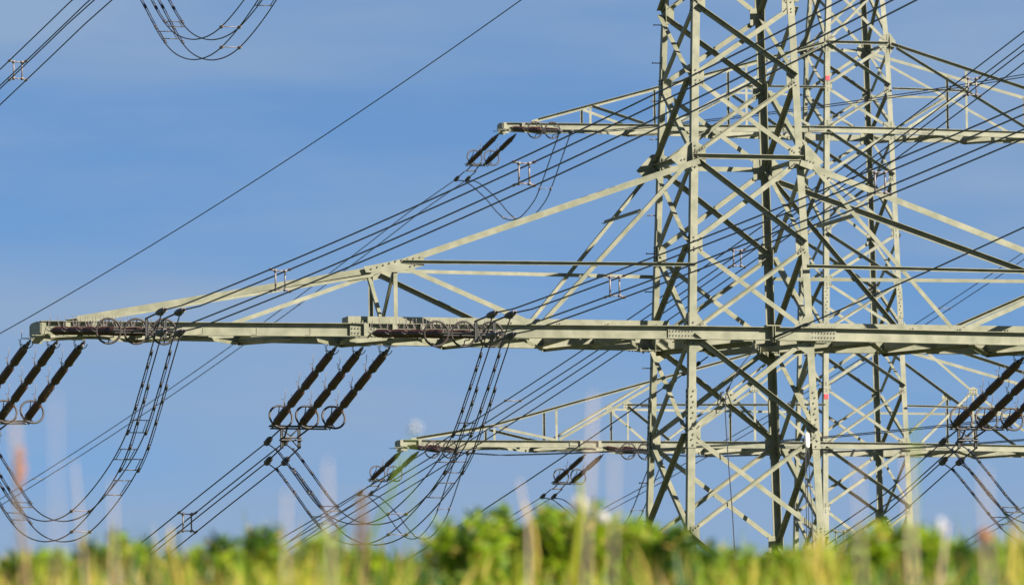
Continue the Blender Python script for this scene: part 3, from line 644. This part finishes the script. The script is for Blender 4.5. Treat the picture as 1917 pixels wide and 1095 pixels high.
# ------------------------------------------------------------------ foreground plants (out of focus)
rnd = random.Random(11)
def blade(mb, p, h, wd, lean, mi, seg=4, face=None):
    a = rnd.uniform(0, math.pi) if face is None else face; u = Vector((math.cos(a), math.sin(a), 0)) * wd / 2; vs = []
    for k in range(seg + 1):
        q = k / seg; c = p + Z * (h * q) + lean * (q * q) - Z * (lean.length * .25 * q * q); ww = u * (1 - q ** 1.7) * (1.0 if q < .98 else 0)
        vs += [c - ww, c + ww]
    mb.add(vs, [[2 * k, 2 * k + 1, 2 * k + 3, 2 * k + 2] for k in range(seg)], mi)
def gpos(s_, l_): p = Vector((CAM.x, CAM.y, 0)) + FH * s_ + RH * l_; p.z = bank(s_); return p
mb = MB(); mb.T = lambda p: Vector(p)
for i in range(13000):
    s_ = rnd.uniform(39, 59); half = s_ * .0505 + .25; l_ = rnd.uniform(-half, half); p = gpos(s_, l_)
    px = l_ / s_ * 20700 + 958
    patch = math.sin(px * .013 + 1.1) + .7 * math.sin(px * .031 + s_ * .4) + rnd.uniform(-.9, .9)
    # target height: what the vegetation reaches at this bearing
    top = (1022 if px < 760 or px > 1500 else 1040) + 16 * math.sin(px * .019) + 10 * math.sin(px * .047 + 2) + rnd.gauss(0, 26)
    zt = CAM.z + s_ * (math.tan(R(5.106)) - (top - 547.5) / 20700 * 1.008)
    h = max(.10, (zt - p.z) * rnd.uniform(.5, 1.12))
    if 820 < px < 1270 and s_ < 52 and rnd.random() < .72: continue
    straw = (px < 700) or (px > 1560)
    mi = 0 if patch > .55 else (1 if patch > -.45 else 2)
    if rnd.random() < (.38 if px < 420 else (.26 if straw else .16)): mi = 3
    if rnd.random() < (.16 if px < 420 else .07): mi = 4
    blade(mb, p - Z * .02, h, rnd.uniform(.009, .022), Vector((rnd.gauss(0, .06), rnd.gauss(0, .06), 0)), mi)
mb.build('meadow_grass', LEAF, None, kind='stuff', label='blurred yellow green grass along the bottom edge', category='grass')

def shrub(px, top, wpx, s_, lab, dark=.35, nleaf=900, bright_mi=7):
    base = gpos(s_, (px - 958.5) / 20700 * s_); th = thing('leafy_plant', lab, 'plant', base, 'leafy weeds among the grass')
    zt = CAM.z + s_ * (math.tan(R(5.106)) - (top - 547.5) / 20700 * 1.008); H = zt - base.z; Wd = wpx / 20700 * s_
    shoots = []; ns = max(6, int(Wd / .030))
    for k in range(ns):
        a = rnd.uniform(-1, 1); hh = H * (1 - .28 * abs(a) ** 2.2) * rnd.uniform(.72, 1.0); x = a * Wd * .5
        shoots.append((base + RH * x * .9 + FH * rnd.gauss(0, .12), base + RH * (x + rnd.gauss(0, .035)) + FH * rnd.gauss(0, .15) + Z * hh, rnd.random()))
    mb = MB(); mb.T = lambda p: Vector(p)
    for p, q, _ in shoots: p.z = base.z; mb.tube([p, (p + q) / 2 + RH * rnd.gauss(0, .01), q], .003, 5, rs=[.005, .004, .002])
    mb.build('stem', LEAF[1], th)
    mb = MB(); mb.T = lambda p: Vector(p); per = max(14, nleaf // ns)
    for p, q, tone in shoots:
        for i in range(per):
            u_ = rnd.uniform(.08, 1.02); big_ = rnd.uniform(.7, 1.25) * (1.15 - .5 * u_); c = p + (q - p) * u_
            n = Vector((rnd.gauss(0, 1), rnd.gauss(0, 1), rnd.gauss(.7, .8))).normalized(); o_ = Vector((rnd.gauss(0, 1), rnd.gauss(0, 1), rnd.uniform(-.2, .8))).normalized()
            u = (o_ - n * o_.dot(n)).normalized(); v = n.cross(u); Lf = .040 * big_; wf = Lf * .36; c0 = c + o_ * .012
            mi = 2 if tone < dark else (bright_mi if rnd.random() < .68 else 1)
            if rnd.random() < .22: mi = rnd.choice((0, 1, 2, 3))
            mb.add([c0, c0 + u * Lf * .9 + v * wf, c0 + u * Lf * 2, c0 + u * Lf * .9 - v * wf, c0 + u * Lf + n * .006], [[0, 4, 1], [1, 4, 2], [2, 4, 3], [3, 4, 0]], mi)
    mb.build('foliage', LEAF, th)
SH = [(900, 972, 200, 51, 'bright yellow green weed at the left end of the big bush', .2, 1000), (1080, 966, 230, 51, 'bright green weed right behind the white seed ball', .3, 1200), (245, 1003, 230, 50, 'dark leafy weed rising from the grass left of the wire spacer', .6, 900), (520, 990, 250, 50, 'green weed under the four descending wires', .45, 800),
      (985, 962, 330, 55, 'tall bright green bushy weed left of the near pylon\'s foot', .30, 1900), (1165, 985, 220, 52, 'bushy green weed beside the near pylon\'s left leg', .38, 1100), (870, 975, 110, 50, 'narrow yellow green weed beside the bright bush', .2, 450),
      (1345, 1042, 230, 50, 'low green weed between the near pylon\'s legs', .5, 800), (1255, 985, 110, 47, 'dark weed sprig in front of the near pylon\'s left leg', .75, 350),
      (1690, 985, 190, 46, 'brownish green tall weed right of the near pylon\'s right leg', .5, 650), (1895, 1030, 150, 48, 'green weed in the bottom right corner', .35, 500), (660, 1035, 260, 48, 'low dark green weed left of centre', .55, 800),
      (70, 1030, 170, 48, 'green weed in the bottom left corner', .5, 550), (1500, 1050, 260, 50, 'low weed under the near pylon\'s right legs', .4, 800)]
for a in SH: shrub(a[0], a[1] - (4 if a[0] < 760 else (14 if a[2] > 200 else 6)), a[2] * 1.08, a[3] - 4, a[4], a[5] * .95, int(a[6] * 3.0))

def stalk(px, top, s_, lab, leanpx=0, wd=.008, mi=5, head=None, hr=.02, hl=.05, hmi=4, low=3, cat='grass stalk', name='grass_stalk', base_px=None):
    base = gpos(s_, ((base_px if base_px is not None else px - leanpx) - 958.5) / 20700 * s_); tip = view(px, top, s_); 
    f = s_ / math.hypot(*( (tip - CAM).xy)); th = thing(name, lab, cat, base, 'tall stalks in the foreground')
    mb = MB(); mb.T = lambda p: Vector(p); V = tip - base
    pts = [base + V * q + RH * (.02 * math.sin(q * 5 + px)) for q in (0, .25, .5, .75, 1)]; wd *= (.62 if mi == 5 else 1); mb.tube(pts, wd, 6, rs=[wd * 1.1, wd, wd * .85, wd * .7, wd * .55]); mb.build('stem', LEAF[mi], th)
    if head:
        mb = MB(); mb.T = lambda p: Vector(p); d = V.normalized()
        n_ = 160 if head == 'fluff' else 90
        for i in range(n_):
            if head == 'fluff':
                n = Vector((rnd.gauss(0, 1), rnd.gauss(0, 1), rnd.gauss(0, 1))).normalized(); a = tip; b = tip + n * hr; u = n.orthogonal().normalized() * hr * .12; v = n.cross(u)
                mb.add([a, b + u, b - u, b + v, b - v], [[0, 1, 2], [0, 3, 4], [1, 3, 2], [1, 4, 2]], hmi)
            else:
                q = rnd.random(); a = tip + d * (hl * (q - .7)); n = Vector((rnd.gauss(0, 1), rnd.gauss(0, 1), .6)).normalized(); b = a + n * hr * (math.sin(q * 3.0) * .8 + .3); u = n.orthogonal().normalized() * hr * .25
                mb.add([a, (a + b) / 2 + u, b, (a + b) / 2 - u], [[0, 1, 2], [0, 2, 3]], hmi)
        mb.build('seed_head', LEAF, th)
stalk(38, 860, 37, 'orange brown seed head on a thick dry stalk at the far left', 0, .010, 4, 'spike', .026, .13, 8)
stalk(30, 800, 26, 'pale feathery grass plume at the left edge', -20, .002, 5, 'spike', .012, .12, 5)
stalk(150, 862, 33, 'pale upright straw stalk left of the outer jumper loop', 4, .0065, 5)
stalk(205, 900, 28, 'faint leaning straw stalk beside the outer jumper loop', 30, .006, 5)
stalk(105, 740, 22, 'very blurred pale stem leaning over the left insulators', 70, .004, 5)
stalk(327, 985, 40, 'yellow stalk standing in front of the wire spacer', 8, .0085, 3)
stalk(628, 862, 27, 'pale translucent stalk below the middle insulators', 12, .0075, 5)
stalk(525, 920, 27, 'blurred straw leaning right below the middle clamps', 40, .0065, 5)
stalk(778, 800, 33, 'small whitish flower head on a thin leaning green stem', 70, .004, 1, 'fluff', .013, .02, 6, name='flower_stalk', cat='flower')
stalk(745, 850, 38, 'broad green blade leaning up to the far arm tip', 95, .009, 1)
stalk(676, 965, 36, 'brown green seedy stalk left of the lower jumper loops', 14, .010, 4, 'spike', .032, .26, 4)
stalk(972, 898, 36, 'straight pale stalk left of the bright bush', -14, .0095, 5)
stalk(985, 940, 40, 'yellow green stalk leaning beside the straight pale one', -16, .009, 3)
stalk(1096, 738, 28, 'tallest pale stalk rising to the far lower arm', 16, .0085, 5)
stalk(1078, 900, 40, 'broad yellow green stem under the white seed ball', 2, .014, 0)
stalk(1084, 943, 41, 'round white seed ball nearest the tallest stalk', 2, .004, 0, 'fluff', .032, .02, 6, name='seed_ball_flower', cat='flower')
stalk(1128, 968, 41, 'smaller white seed ball right of the round one', -2, .004, 0, 'fluff', .022, .02, 6, name='seed_ball_flower', cat='flower')
stalk(1157, 850, 26, 'faint pale stem left of the near pylon', 3, .006, 5)
stalk(1540, 1000, 36, 'orange tinged dry stalk at the near right leg', 4, .012, 3)
stalk(1715, 850, 24, 'broad blurred straw beside the far pylon\'s leg', -6, .010, 5)
stalk(1600, 850, 24, 'faint straw leaning between the two pylons', 24, .006, 5)
stalk(1762, 978, 36, 'short white topped stalk right of the far pylon', 2, .0105, 5, 'spike', .014, .05, 6)
stalk(1842, 1003, 40, 'drooping orange brown seed head over the right jumper loop', 6, .004, 4, 'fluff', .030, .03, 8)
stalk(1860, 880, 22, 'very faint broad straw under the right insulators', -30, .008, 5)
stalk(1700, 790, 27, 'dark green weed stalk crossing the far pylon\'s right legs', 30, .006, 1)
stalk(1905, 985, 30, 'yellow straw at the right edge', 5, .008, 3)
